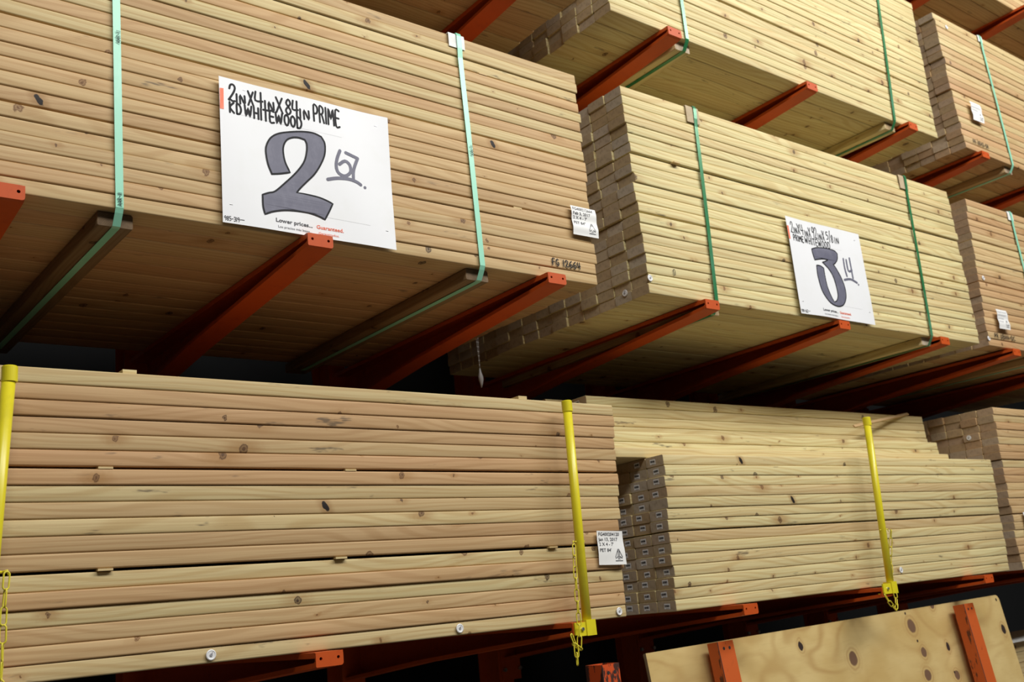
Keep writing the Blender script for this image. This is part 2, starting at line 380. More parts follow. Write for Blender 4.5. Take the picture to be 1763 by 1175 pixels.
proto = bpy.data.objects.new('lumber_board', BM[2.1336][0])
BOARD = {}
def tone_word(k, t): return 'pale' if t < .33 else ('light tan' if t < .58 else 'pinkish tan')
def board_label(k, r, c):
    R = BUN[k][4]; t = board_tone(k, r, c)
    if k in 'HKJ':
        row = 'bottom row' if r == R-1 else '%s row from bottom' % ORD[R-r]
    else:
        row = 'bottom row' if r == R-1 else ('top row' if r == 0 else '%s row from top' % ORD[r+1])
    if k == 'D' and c == 0:
        row = 'bottom row' if r == 20 else ('top row' if r == 7 else '%s row from top' % ORD[r-6])
        return '%s board, %s, front of %s' % (tone_word(k, t), row, PHR[k])
    if k == 'D':
        row = 'bottom row' if r == 20 else '%s row from bottom' % ORD[21-r]
        return 'board, %s, %s column back, in %s' % (row, ORD[c+1], PHR[k])
    if c == 0: return '%s board, %s, front of %s' % (tone_word(k, t), row, PHR[k])
    if r == R-1: return 'underside board, %s back from the front edge of %s' % (ORD[c+1], PHR[k])
    return 'board end, %s, %s column back, %s' % (row, ORD[c+1], PHR[k])
def place_board(k, r, c):
    x, y, z, L, rise = cell(k, r, c)
    o = proto.copy(); v = int((jit(ord(k), r, c, 21)+1)*2.499); o.data = BM[L][v]
    COL.objects.link(o); o.name = 'lumber_board'; o.location = (x, y, z)
    o.rotation_euler = (0, -math.atan(rise), .0006*jit(ord(k), r, c, 31)); o.color = board_colour(k, r, c)
    tag(o, board_label(k, r, c), 'board', 'two by four boards in '+PHR[k])
    if k == 'D' and not (r in (11,) and c == 0):
        b = bpy.data.objects.new('barcode_label', BARCODE); COL.objects.link(b); b.parent = o
        b.location = (.0004, 0.032+.010*jit(9, r, c, 1), .009+.003*jit(9, r, c, 2)); b.rotation_euler = (.05*jit(9, r, c, 3), 0, 0)
    BOARD[(k, r, c)] = o
    return o
for k in IND:
    for c in IND[k]:
        for r in IND[k][c]: place_board(k, r, c)
# every board behind and inside the bundles: one pile
pv = []; pf = []; pm = []; pc = []
h = .003
PR8 = [(h, 0), (BW-h, 0), (BW, h), (BW, T-h), (BW-h, T), (h, T), (0, T-h), (0, h)]
for k in BUN:
    for r in range(BUN[k][4]):
        for c in range(14):
            if not present(k, r, c) or (k, r, c) in BOARD: continue
            x, y, z, L, rise = cell(k, r, c); b = len(pv)
            for xx in (x, x+L):
                for (py, pz) in PR8: pv.append((xx, y+py, z+pz+rise*(xx-x)))
            fs = [(b+i, b+(i+1) % 8, b+8+(i+1) % 8, b+8+i) for i in range(8)]+[tuple(b+i for i in range(7, -1, -1)), tuple(b+8+i for i in range(8))]
            pf += fs; pm += [0]*8+[1]*2; pc += [board_colour(k, r, c)]*10
pile = mesh_obj('lumber_boards', pv, pf, [MWS, MES], None, pm)
at = pile.data.attributes.new('board', 'FLOAT_COLOR', 'FACE')
for i, q in enumerate(pc): at.data[i].color = q
fix_mesh(pile.data)
tag(pile, 'rows of boards packed behind the front boards of every bundle on the rack', 'boards', kind='stuff')

# ------------------------------------------------------------------ rack uprights and arms
AX = {0: (0.0, -.030, [-2.95, -2.155, -1.366, -.509, .254, 1.099, 1.912, 2.620, 3.45]),
      1: (ZU, -.078, [-2.93, -2.12, -1.34, -.53, .220, 1.117, 1.953, 2.680, 3.48]),
      -1: (ZL, .022, [-2.95, -2.13, -1.375, -.523, .272, 1.130, 1.955, 2.700, 3.47]),
      2: (2*ZU, -.24, [-2.93, -2.12, -1.34, -.53, .220, 1.117, 1.953, 2.720, 3.48])}
UPY = 1.41
def arm_mesh(length, tip_h=.036, h1=.097):
    Wd = .077; t = .005; mb = MB(); y1 = length
    hz = lambda y: -(tip_h+(h1-tip_h)*min(y/.85, 1.0)) if y < .85 else -(h1+(y-.85)*.10)
    ys = [0, .004, .012, .2, .45, .7, .85, y1-.02, y1]
    # web on the +x side
    zb = lambda y: hz(max(y, .012))+(.010 if y < .003 else (.004 if y < .011 else 0))
    out = [(y, 0) for y in ys]+[(y, zb(y)) for y in ys[::-1]]
    extrude_poly(mb, out, [], lambda p, d: (Wd-d, p[0], p[1]), t)
    # top flange and its rolled lip
    mb.box((0, .003, -t), (Wd-t, y1, 0)); mb.box((0, .005, -.014), (.003, y1, -t))
    # bottom flange following the taper, with a lip
    for a, b in zip(ys[1:-1], ys[2:]):
        za, zc = zb(a), zb(b)
        mb.add([(0,a,za),(Wd-t,a,za),(Wd-t,b,zc),(0,b,zc),(0,a,za+t),(Wd-t,a,za+t),(Wd-t,b,zc+t),(0,b,zc+t)], [(0,3,2,1),(4,5,6,7),(0,1,5,4),(1,2,6,5),(2,3,7,6),(3,0,4,7)])
        mb.add([(0,a,za+t),(.003,a,za+t),(.003,b,zc+t),(0,b,zc+t),(0,a,za+.012),(.003,a,za+.012),(.003,b,zc+.012),(0,b,zc+.012)], [(0,3,2,1),(4,5,6,7),(0,1,5,4),(1,2,6,5),(2,3,7,6),(3,0,4,7)])
    # front plate with two bolt holes and rounded corners
    r = .007; o = []
    for cx, cz, a0 in ((Wd-r, -r, 0), (r*.4, -r*.4, 90), (r*.4, -tip_h+r*.4, 180), (Wd-r, -tip_h+r, 270)):
        rr = r if cx > Wd/2 else r*.4
        for q in range(4):
            a = math.radians(a0+q*30); o.append((cx+rr*math.cos(a), cz+rr*math.sin(a)))
    holes = [[(hx+.0042*math.cos(q*math.pi/5), -.016+.0042*math.sin(q*math.pi/5)) for q in range(10)] for hx in (.014, .063)]
    extrude_poly(mb, o, holes, lambda p, d: (p[0], d-.001, p[1]), .005)
    # mounting plate at the upright
    mb.box((-.012, y1, -.235), (Wd+.012, y1+.010, .03))
    return mb
UPX = [-2.93, -2.125, -1.36, -.515, .250, 1.113, 1.94, 2.68, 3.46]
UPP = ['a', 'its arm tip at the left edge', 'its upper arm tip below the large left price sign', 'its lower arm carrying the middle yellow guard post', 'its bare lower arm tip below the stack with barcoded ends',
       'its lower arm carrying the right yellow guard post', 'its bare lower arm tip at the barcoded stack right end', 'its upper arm tips under the far right bundles', 'furthest right']
COLS = {}; um = None
for i, x in enumerate(UPX):
    if x < -2.5: continue
    if um is None:
        mb = MB(); hgt = 5.6
        mb.box((0, 0, 0), (.077, .006, hgt)); mb.box((.035, .006, 0), (.042, .144, hgt)); mb.box((0, .144, 0), (.077, .150, hgt))
        mb.box((-.03, .16, 0), (.107, .9, .09)); mb.box((-.03, -.006, 0), (-.004, .16, .09)); mb.box((.081, -.006, 0), (.107, .16, .09))
        u = mb.build('post', M_OR); um = u.data
    else:
        u = bpy.data.objects.new('post', um); COL.objects.link(u)
    root = empty('rack_upright', (x, UPY, FLOOR_Z), 'orange cantilever rack column, '+UPP[i], 'rack', 'orange cantilever columns of the rack')
    u.parent = root; COLS[i] = root
BOLT = MB(); BOLT.tube([(0, -.012, 0), (0, -.001, 0)], .009, 6); bo = BOLT.build('bolt', M_STEEL); BOLTM = bo.data; bpy.data.objects.remove(bo)
for lv, (z, tip, xs) in AX.items():
    L = UPY-.012-tip; mbb = arm_mesh(L); me = None
    for i, x in enumerate(xs):
        if x < -2.5 or (lv == 2 and i < 7) or (lv == 1 and i < 3): continue
        if me is None:
            o = mbb.build('arm', M_OR); fix_normals(o); me = o.data
        else:
            o = bpy.data.objects.new('arm', me); COL.objects.link(o)
        off = 0
        if lv == -1: off = {4: -.005, 5: -.003}.get(i, 0)
        if lv == 0: off = {4: -.004, 5: -.001}.get(i, 0)
        o.parent = COLS[i]; o.location = (x-UPX[i], tip-UPY, z+off-.0017-FLOOR_Z)
        for bx in (-.004, .081):
            bo = bpy.data.objects.new('bolt', BOLTM); COL.objects.link(bo); bo.parent = o; bo.location = (bx, L, -.19); bo['label'] = 'zinc bolt head'

# diagonal brace seen in the gap under the 2.67 bundle
mb = MB(); mb.tube([(-.34, 1.62, -1.0), (-.50, 1.62, .4)], .022, 4)
tag(mb.build('cross_brace', M_OR), 'orange diagonal brace in the dark gap below the 2.67 bundle', 'brace')

# ------------------------------------------------------------------ dunnage boards under the bundles, straps, corner protectors
dm = board_mesh('board_cross', 1.24, .001, 0)
def dunnage(x, y, z, label, seed, tone, br):
    o = bpy.data.objects.new('dunnage_board', dm); COL.objects.link(o); o.location = (x+BW/2, y, z-T-.0015)
    o.rotation_euler = (0, 0, math.pi/2); o.color = (seed, tone, 0, br); return tag(o, label, 'board', 'boards strapped under the bundles')
def ribbon(mb, pts, wdt, th, m=0, xs=None):
    """flat band in the YZ plane along pts [(x, y, z)] with width along x"""
    n = len(pts); vs = []
    for i, p in enumerate(pts):
        a = Vector(pts[max(i-1, 0)]); b = Vector(pts[min(i+1, n-1)]); d = (b-a); d = Vector((0, d.y, d.z)).normalized()
        nr = Vector((0, d.z, -d.y)); p = Vector(p)
        for s_, k_ in ((-1, 0), (1, 0), (1, 1), (-1, 1)): vs.append(p+Vector((s_*wdt/2, 0, 0))+nr*(th*k_))
    fs = []
    for i in range(n-1):
        for k in range(4): fs.append((i*4+k, i*4+(k+1) % 4, (i+1)*4+(k+1) % 4, (i+1)*4+k))
    fs += [(0, 1, 2, 3), ((n-1)*4+3, (n-1)*4+2, (n-1)*4+1, (n-1)*4)]
    mb.add(vs, fs, m)
def strap(k, xb, xt, mat, label, group, w_=.0300, corner=0, dun_label=None, seed=.3, tone=.7, br=.8, wrap=True):
    x0, y0, z0, L, R, Cn, sx, ly, rise, gaps, gap, je = BUN[k]
    zb = z0+rise*(xb-x0); ztop = zb+R*PZ+gap*len(gaps)+.001; yt = y0+ly-.006-corner; yb = y0-.006
    cx = lambda z: xb+(xt-xb)*(z-zb)/(ztop-zb)
    pts = [(xt, y0+1.2, ztop+.0012+corner), (xt, y0+.05, ztop+.0012+corner), (xt, yt+.004, ztop+.0008+corner), (xt, yt, ztop-.006)]
    if corner: pts += [(cx(ztop-.06), yt+.001, ztop-.05), (cx(ztop-.09), y0+ly-.006, ztop-.085)]
    n = 10
    for i in range(1, n):
        t = i/n; z = (ztop-.09)*(1-t)+(zb+.01)*t; pts.append((cx(z), (y0+ly-.006)*(1-t)+yb*t-.001*math.sin(math.pi*t), z))
    pts += [(xb, yb, zb+.002), (xb, yb+.006, zb-.010), (xb, y0+.019, zb-T-.001), (xb, y0+.026, zb-T-.0035), (xb, y0+1.2, zb-T-.0035)]
    mb = MB(); ribbon(mb, pts, w_, .0010); o = mb.build('steel_strap', mat); fix_normals(o)
    tag(o, label, 'strap', group)
    if dun_label: dunnage(xb, y0+.026, zb, dun_label, seed, tone, br)
    return o
GS = 'painted steel straps around the bundles'
sA1 = strap('A', -1.852, -1.861, M_MINT, 'mint green strap left of the 2.67 sign', GS, .0195, 0, 'dirty crosswise board under the mint strap left of the 2.67 sign', .31, .8, .36)
sA2 = strap('A', -.738, -.744, M_MINT, 'mint green strap right of the 2.67 sign', GS, .0195, .004, 'crosswise board under the mint strap right of the 2.67 sign', .62, .8, .45)
strap('B', .350, .378, M_GREEN, 'dark green strap left of the 3.14 sign', GS, .0185, .004, 'crosswise board under the strap left of the 3.14 sign', .17, .2, .8)
strap('B', 1.885, 1.912, M_GREEN, 'dark green strap right of the 3.14 sign', GS, .0185, .004, 'crosswise board under the strap right of the 3.14 sign', .47, .2, 1.0)
strap('H', .371, .380, M_GREEN, 'dark green strap at the left end of the pale top shelf bundle', GS, .019, 0, 'crosswise board under the left strap of the pale top shelf bundle', .77, .2, 1.0)
strap('H', 1.885, 1.985, M_GREEN, 'dark green strap at the right end of the pale top shelf bundle', GS, .019, 0, 'crosswise board under the right strap of the pale top shelf bundle', .27, .2, 1.0)
strap('I', 3.08, 3.045, M_MINT, 'pale green strap round the top shelf bundle at far right', GS, .0195, .003, 'crosswise board under the top shelf bundle at far right', .57, .7, .8)
strap('G', 3.04, 3.005, M_MINT, 'pale green strap round the middle shelf bundle at far right', GS, .0195, .003, 'crosswise board under the middle shelf bundle at far right', .87, .7, .8)

def protector(k, xc, wd, hh, mat, label, th=.003):
    x0, y0, z0, L, R, Cn, sx, ly, rise, gaps, gap, je = BUN[k]
    zb = z0+rise*(xc-x0); zt = zb+R*PZ+gap*len(gaps)+.0006; y = y0+ly-.0062
    mb = MB()
    prof = [(y, zt-hh), (y-.0005, zt-.012), (y+.001, zt+.0005), (y+.006, zt+.0008), (y+.07, zt+.0008)]
    ribbon(mb, [(xc, a, b) for a, b in prof], wd, th)
    o = mb.build('corner_protector', mat); fix_normals(o)
    return tag(o, label, 'corner protector', 'card corner protectors under the straps')
protector('A', -.752, .064, .050, M_CARDW, 'white card corner protector on top edge right of the 2.67 sign')
protector('B', .365, .074, .070, M_CARDB, 'brown card corner protector under the strap left of the 3.14 sign')
protector('B', 1.895, .072, .070, M_CARDB, 'brown card corner protector under the strap right of the 3.14 sign')
protector('I', 3.045, .05, .04, M_CARDW, 'white corner protector on the top shelf bundle at far right', .002)
protector('G', 3.0, .06, .05, M_CARDW, 'white corner protector on the middle shelf bundle at far right', .002)

# thin laths between rows
lath_me = None
def lath(x, y, z, label, th=.0046, w_=.034, L=1.1, seed=.4, tone=.5, rz=0):
    mb = MB(); mb.box((-w_/2, 0, 0), (w_/2, L, th)); o = mb.build('wooden_lath', MW, loc=(x, y, z)); o.color = (seed, tone, 0, 1.0)
    o.rotation_euler = (0, 0, rz); return tag(o, label, 'lath', 'thin laths between the board rows')
def gap_z(k, g, x):          # bottom of the gap under row g-1
    xx, y, z, L, rise = cell(k, g, 0); return z+T+rise*(x-xx)+.0006
for (k, g, x, lab) in [('A', 3, -.650, 'under the third row of the 2.67 bundle'), ('A', 15, -.560, 'under the fifteenth row of the 2.67 bundle'),
        ('B', 7, .222, 'poking out under the seventh row of the 3.14 bundle'),
        ('C', 6, -1.860, 'in the upper gap of the lower left stack, left one'), ('C', 6, -1.205, 'in the upper gap of the lower left stack, right one'),
        ('C', 12, -1.860, 'in the lower gap of the lower left stack, left one'), ('C', 12, -1.249, 'in the lower gap of the lower left stack, middle one'),
        ('C', 12, -.504, 'in the lower gap of the lower left stack, near the middle post')]:
    dy = BUN[k][1]+BUN[k][7]*.7-.001
    if (k, g) == ('B', 7): dy -= .014
    lath(x, dy, gap_z(k, g, x), 'lath end '+lab, seed=abs(x) % 1, tone=.3+abs(x) % .4, th=.0040 if k != 'C' else .005)
ctop = cell('C', 0, 0)[2]+T
lath(-1.80, .10, ctop-.0002, 'lath lying on top of the lower left stack, left one', th=.011, seed=.2, tone=.2, L=1.0)
lath(-.565, .092, ctop-.004, 'lath lying on top of the lower left stack, near the post', th=.010, seed=.7, tone=.3, L=1.0)
pa, pb = Vector((1.538, .268, -.383)), Vector((2.204, .372, -.2765)); dv = pb-pa
mb = MB(); mb.box((0, -.003, -.007), (dv.length, .003, .007), 0); o = mb.build('wooden_lath', MW, loc=pa); o.color = (.5, .75, 0, .9)
o.rotation_mode = 'QUATERNION'; o.rotation_quaternion = dv.to_track_quat('X', 'Y') @ Euler((.9, 0, 0)).to_quaternion()
tag(o, 'long thin lath lying slanted on the stack with barcoded ends', 'lath')

# ------------------------------------------------------------------ lettering
G = {  # stroke letters on a cell 1 high, about .6 wide
 '0': (.55, [[(.28,1),(.08,.85),(.03,.5),(.08,.12),(.28,0),(.48,.12),(.53,.5),(.48,.85),(.28,1)]]),
 '1': (.22, [[(.12,1),(.12,0)]]),
 '2': (.6, [[(.05,.72),(.10,.93),(.30,1),(.48,.88),(.48,.68),(.30,.36),(.06,.04),(.20,.09),(.40,.02),(.58,.05)]]),
 '3': (.55, [[(.05,.92),(.3,1),(.48,.83),(.38,.58),(.2,.52),(.42,.45),(.52,.22),(.34,.02),(.05,.08)]]),
 '4': (.6, [[(.08,1),(.04,.42),(.56,.44)],[(.44,1),(.44,0)]]),
 '5': (.55, [[(.48,1),(.1,1),(.08,.58),(.36,.6),(.5,.36),(.38,.06),(.05,.03)]]),
 '6': (.55, [[(.42,1),(.14,.72),(.04,.36),(.14,.04),(.38,.02),(.5,.24),(.38,.45),(.10,.36)]]),
 '7': (.55, [[(.04,.98),(.5,1),(.2,0)]]),
 '8': (.55, [[(.28,.52),(.08,.74),(.28,1),(.48,.76),(.28,.52),(.05,.25),(.28,0),(.52,.25),(.28,.52)]]),
 '9': (.55, [[(.48,.70),(.28,.5),(.06,.70),(.24,1),(.48,.86),(.48,.4),(.36,0)]]),
 'A': (.6, [[(0,0),(.28,1),(.56,0)],[(.1,.36),(.47,.36)]]),
 'B': (.55, [[(.05,0),(.05,1),(.36,.98),(.44,.76),(.3,.54),(.05,.52),(.4,.48),(.5,.24),(.34,.02),(.05,0)]]),
 'C': (.5, [[(.48,.88),(.26,1),(.05,.66),(.05,.3),(.24,0),(.48,.1)]]),
 'D': (.55, [[(.05,0),(.05,.98),(.36,.9),(.5,.6),(.48,.3),(.32,.03),(.05,0)]]),
 'E': (.5, [[(.46,1),(.06,1),(.05,0),(.46,0)],[(.05,.52),(.4,.52)]]),
 'F': (.48, [[(.46,1),(.06,.98),(.05,0)],[(.05,.52),(.38,.52)]]),
 'G': (.55, [[(.48,.88),(.26,1),(.05,.6),(.08,.2),(.3,0),(.5,.1),(.5,.42),(.3,.42)]]),
 'H': (.55, [[(.05,1),(.05,0)],[(.5,1),(.5,0)],[(.05,.5),(.5,.5)]]),
 'I': (.16, [[(.08,1),(.08,0)]]),
 'K': (.55, [[(.05,1),(.05,0)],[(.48,1),(.06,.5),(.5,0)]]),
 'M': (.7, [[(.03,0),(.1,1),(.34,.35),(.58,1),(.66,0)]]),
 'N': (.55, [[(.05,0),(.05,1),(.5,.02),(.5,1)]]),
 'O': (.52, [[(.26,1),(.06,.8),(.04,.3),(.26,0),(.46,.3),(.46,.78),(.26,1)]]),
 'P': (.5, [[(.05,0),(.05,.98),(.38,.94),(.46,.72),(.34,.5),(.05,.46)]]),
 'R': (.52, [[(.05,0),(.05,.98),(.38,.94),(.44,.72),(.3,.54),(.05,.5),(.28,.48),(.5,0)]]),
 'T': (.5, [[(0,.98),(.5,1)],[(.25,1),(.25,0)]]),
 'U': (.55, [[(.05,1),(.06,.2),(.26,0),(.48,.2),(.5,1)]]),
 'W': (.75, [[(.0,1),(.12,0),(.34,.8),(.5,0),(.7,1)]]),
 'X': (.55, [[(.02,1),(.52,0)],[(.5,1),(.02,0)]]),
 '/': (.4, [[(.36,1.1),(.02,-.1)]]), '-': (.5, [[(.05,.5),(.45,.5)]]), '_': (1.3, [[(.05,.55),(.6,.6),(1.2,.58)]]), ' ': (.35, []),
 'n': (.5, [[(.1,0),(.05,.8),(.3,1),(.45,.7),(.42,.1)]]), '^': (.6, []),
}
def stroke_items(text, x, z, h, wscale=1.0, track=.12, slope=0.0, slant=0.0):
    """polylines for a word: returns (lines, end x)"""
    out = []
    for ch in text:
        wd, ls = G[ch]
        for l in ls:
            out.append([(x+(px*h*wscale)+slant*pz*h, z+pz*h+slope*(x+px*h)) for px, pz in l])
        x += (wd+track)*h*wscale
    return out, x
def smooth(l, k=3):
    if len(l) < 3: 
        return [tuple(Vector(l[0]).lerp(Vector(l[1]), i/4)) for i in range(5)] if len(l) == 2 else l
    P = [Vector(p) for p in l]; out = []
    for i in range(len(P)-1):
        p0, p1, p2, p3 = P[max(i-1, 0)], P[i], P[i+1], P[min(i+2, len(P)-1)]
        for j in range(k):
            t = j/k; out.append(tuple(.5*((2*p1)+(p2-p0)*t+(2*p0-5*p1+4*p2-p3)*t*t+(3*p1-p0-3*p2+p3)*t**3)))
    out.append(tuple(P[-1])); return out
def ink_mesh(mb, lines, r, to3, m=0, sm=True, lift=0.0004):
    """each stroke is one flat band with round ends, on the surface given by to3(u, v, lift)"""
    for li, l in enumerate(lines):
        l = smooth(l) if sm else l
        P = [Vector(p) for p in l]; n = len(P); L_ = []; R_ = []
        lf = lift+.00004*(li % 5)
        for i in range(n):
            d = (P[min(i+1, n-1)]-P[max(i-1, 0)]); d = d.normalized() if d.length > 1e-9 else Vector((1, 0)); q = Vector((-d.y, d.x))*r
            L_.append(P[i]+q); R_.append(P[i]-q)
        d0 = (P[0]-P[1]).normalized(); d1 = (P[-1]-P[-2]).normalized()
        def cap(c, d, a, b): return [c+Vector((d.x*math.cos(t)-d.y*math.sin(t), d.x*math.sin(t)+d.y*math.cos(t)))*r for t in (a, 0, b)]
        vs = [to3(p.x, p.y, lf) for p in L_]+[to3(p.x, p.y, lf) for p in R_]
        fs = [(i, i+1, n+i+1, n+i) for i in range(n-1)]
        c0 = cap(P[0], d0, .8, -.8); c1 = cap(P[-1], d1, .8, -.8); b = len(vs)
        vs += [to3(p.x, p.y, lf) for p in c0]+[to3(p.x, p.y, lf) for p in c1]
        fs += [(0, n, b, b+1, b+2)] if False else []
        fs += [(n, b, b+1, b+2, 0)] if (c0[0]-R_[0]).length < (c0[0]-L_[0]).length else [(0, b, b+1, b+2, n)]
        fs += [(2*n-1, b+3, b+4, b+5, n-1)] if (c1[0]-R_[-1]).length < (c1[0]-L_[-1]).length else [(n-1, b+3, b+4, b+5, 2*n-1)]
        mb.add(vs, fs, m)
def printed(text, size, to3, x, z, name, mat, parent, lift=.0008, xs=1.0, bold=.0):
    cu = bpy.data.curves.new('t', 'FONT'); cu.body = text; cu.size = size; cu.offset = bold; cu.resolution_u = 2
    o = bpy.data.objects.new('t', cu); COL.objects.link(o)
    dg = bpy.context.evaluated_depsgraph_get(); dg.update()
    me = bpy.data.meshes.new_from_object(o.evaluated_get(dg)); bpy.data.objects.remove(o)
    for v in me.vertices: v.co = Vector(to3(x+v.co.x*xs, z+v.co.y, lift))
    me.materials.clear(); me.materials.append(mat); me.name = name
    t = bpy.data.objects.new(name, me); COL.objects.link(t); t.parent = parent; return t

TWO = [(.1442,.1641),(.1337,.1925),(.1291,.2293),(.1337,.2516),(.1464,.2735),(.1684,.2905),(.2026,.3032),(.2422,.3132),(.2771,.3163),(.3019,.31),(.312,.2909),(.3101,.2584),(.2972,.2262),(.2753,.1902),(.2491,.161),(.2285,.138),(.2156,.1214),(.2422,.1225),(.2813,.1206),(.3058,.1155),(.3269,.1082),(.3138,.0819),(.2999,.0567),(.2781,.0639),(.2491,.0684),(.2106,.0674),(.1772,.063),(.1441,.0536),(.1184,.0414),(.1137,.0635),(.1137,.097),(.1325,.106),(.1514,.1141),(.1809,.1431),(.2161,.1808),(.2422,.2173),(.2527,.2486),(.2551,.2759),(.2499,.2895),(.2313,.2921),(.2116,.2882),(.1942,.277),(.1837,.2578),(.1817,.2358),(.1862,.2081),(.1992,.1798),(.1679,.1698)]
THREE = [(.1509,.2991),(.1925,.3109),(.2541,.3176),(.3141,.3155),(.3358,.3033),(.3298,.2785),(.3126,.2595),(.2924,.2482),(.3058,.2372),(.3322,.1981),(.3466,.1574),(.3465,.1197),(.3336,.0901),(.3118,.069),(.282,.0584),(.2518,.0578),(.2168,.0655),(.1863,.0873),(.1657,.1169),(.1578,.1527),(.156,.1893),(.1625,.2272),(.1909,.2287),(.2147,.2217),(.2121,.1873),(.2133,.1411),(.2274,.1012),(.2452,.0732),(.2667,.0826),(.2842,.1078),(.2857,.1452),(.2768,.191),(.2556,.2211),(.2309,.2388),(.2128,.2481),(.2357,.255),(.2596,.2649),(.2313,.2657),(.1923,.2593),(.1568,.2506),(.151,.2814)]
SGW, SGH = .531, .424
def round_loop(l):
    n = len(l); P = [Vector(p) for p in l]; out = []
    def corner(i):
        a = P[i % n]-P[(i-1) % n]; b = P[(i+1) % n]-P[i % n]; return a.angle(b, 0) > math.radians(42)
    for i in range(n):
        p1, p2 = P[i], P[(i+1) % n]
        p0 = P[i-1] if not corner(i) else p1-(p2-p1); p3 = P[(i+2) % n] if not corner(i+1) else p2+(p2-p1)
        for j in range(4):
            t = j/4; out.append(tuple(.5*((2*p1)+(p2-p0)*t+(2*p0-5*p1+4*p2-p3)*t*t+(3*p1-p0-3*p2+p3)*t**3)))
    return out
def sign(loc, label, numeral, extra, dots, line1, line2, mk, warp, numlabel, codetext, inkr=.0029):
    numeral = round_loop(numeral)
    root = empty('price_sign', loc, label, 'sign', 'handwritten price signs')
    def to3(u, v, lift): return (u, -warp(u/SGW, v/SGH)-lift, v)
    nx, nz = 48, 36; vs = []; fs = []
    for s_ in (0, 1):
        for j in range(nz+1):
            for i in range(nx+1):
                vs.append(to3(SGW*i/nx, SGH*j/nz, 0 if s_ == 0 else -.0005))
    K = (nx+1)*(nz+1)
    for j in range(nz):
        for i in range(nx):
            a = j*(nx+1)+i; fs.append((a, a+1, a+nx+2, a+nx+1)); fs.append((K+a, K+a+nx+1, K+a+nx+2, K+a+1))
    n_grid = len(fs)
    ring = [i for i in range(nx+1)]+[j*(nx+1)+nx for j in range(1, nz+1)]+[nz*(nx+1)+i for i in range(nx-1, -1, -1)]+[j*(nx+1) for j in range(nz-1, 0, -1)]
    for i in range(len(ring)):
        a, b = ring[i], ring[(i+1) % len(ring)]; m_ = len(vs); vs += [vs[a], vs[a+K], vs[b+K], vs[b]]; fs.append((m_, m_+1, m_+2, m_+3))
    o = mesh_obj('card', vs, fs, M_PAPER, root, smooth=False)
    for p in o.data.polygons: p.use_smooth = p.index < n_grid
    # big numeral: grey body and black outline
    tri = tessellate_polygon([[Vector((p[0], p[1], 0)) for p in numeral]])
    body = mesh_obj('price_numeral', [to3(p[0], p[1], .0008) for p in numeral], [tuple(t) for t in tri], M_GREY, root); body['label'] = numlabel
    mb = MB(); loop = numeral+[numeral[0]]; ink_mesh(mb, [loop], .0025, to3, sm=False, lift=.0013)
    q = mb.build('numeral_outline', M_INK, body)
    mb = MB(); ink_mesh(mb, extra, .0050, to3, lift=.0008)
    for dx, dz in dots: mb.add([to3(dx+.0048*math.cos(a*math.pi/5), dz+.0048*math.sin(a*math.pi/5), .0008) for a in range(10)], [tuple(range(10))])
    mb.build('cents_numerals', M_GREY, root)
    mb = MB()
    for (tx, x, z, h, ws, tr, sl) in line1+line2:
        ls, _ = stroke_items(tx, x, z, h, ws, tr, 0, sl); ink_mesh(mb, ls, inkr, to3, lift=.0007)
    mb.build('handwritten_text', M_INK, root)
    mb = MB(); mb.add([to3(a, b, .0005) for a, b in mk], [(0, 1, 2, 3)]); mk_o = mb.build('orange_mark', M_ORMARK, root)
    mb = MB()
    for (a, b, c_, d) in ((.050, .322, .370, .3235), (.308, .064, .446, .062)): ink_mesh(mb, [[(a, b), ((a+c_)/2, (b+d)/2), (c_, d)]], .0003, to3, lift=.0003)
    mb.build('printed_rule', M_LINE, root)
    printed('Lower prices...', .0158, to3, .149, .0255, 'printed_text', M_PRINT, root, bold=.00035, xs=1.18)
    printed('Guaranteed.', .0158, to3, .272, .0255, 'printed_text', M_RED, root, bold=.00025, xs=1.08)
    printed('Los precios m\u00e1s bajos...', .0098, to3, .155, .0095, 'printed_text', M_PRINT, root, xs=1.10)
    printed('Garantizados.', .0098, to3, .2775, .0095, 'printed_text', M_RED, root, xs=1.2)
    mb = MB(); ls, _ = stroke_items(codetext, .004, .0065, .012, .85, .1); ink_mesh(mb, ls, .0008, to3, lift=.0005); mb.build('handwritten_code', M_INK, root)
    mb = MB()
    for (a, b) in ((.073, .400), (.489, .388), (.024, .053), (.503, .055)):
        mb.box((a-.004, to3(a, b, 0)[1]-.0012, b-.0006), (a+.004, to3(a, b, 0)[1], b+.0006))
    mb.build('staple', M_STEEL, root)
    return root
w1 = lambda u, v: .0035+.004*math.sin(u*3.1)*(1-v)*.6+.016*max(0, u-.72)**1.5*max(0, v-.45)*4+.003*math.sin(u*9+v*3)*.5
w2 = lambda u, v: .0035+.004*math.sin(u*4+v*2)**2+.02*max(0, u-.7)**1.5*max(0, v-.5)*3+.003*(1-v)*math.sin(u*6)**2
L1 = [('2', .024, .3565, .052, .66, .1, .1), ('IN', .0475, .356, .026, 1.12, .22, 0), ('X', .083, .358, .042, .72, .1, 0), ('4', .103, .3585, .046, .90, .1, 0), ('IN', .131, .354, .029, 1.05, .24, 0),
      ('X', .166, .3565, .046, .82, .1, 0), ('84', .194, .3575, .047, .68, .10, .02), ('IN', .237, .3545, .028, 1.15, .24, 0), ('PRIME', .281, .3560, .051, .57, .14, 0)]
L2 = [('KD', .0275, .3225, .030, .88, .22, 0), ('WHITEWOOD', .0725, .3220, .033, .85, .16, 0)]
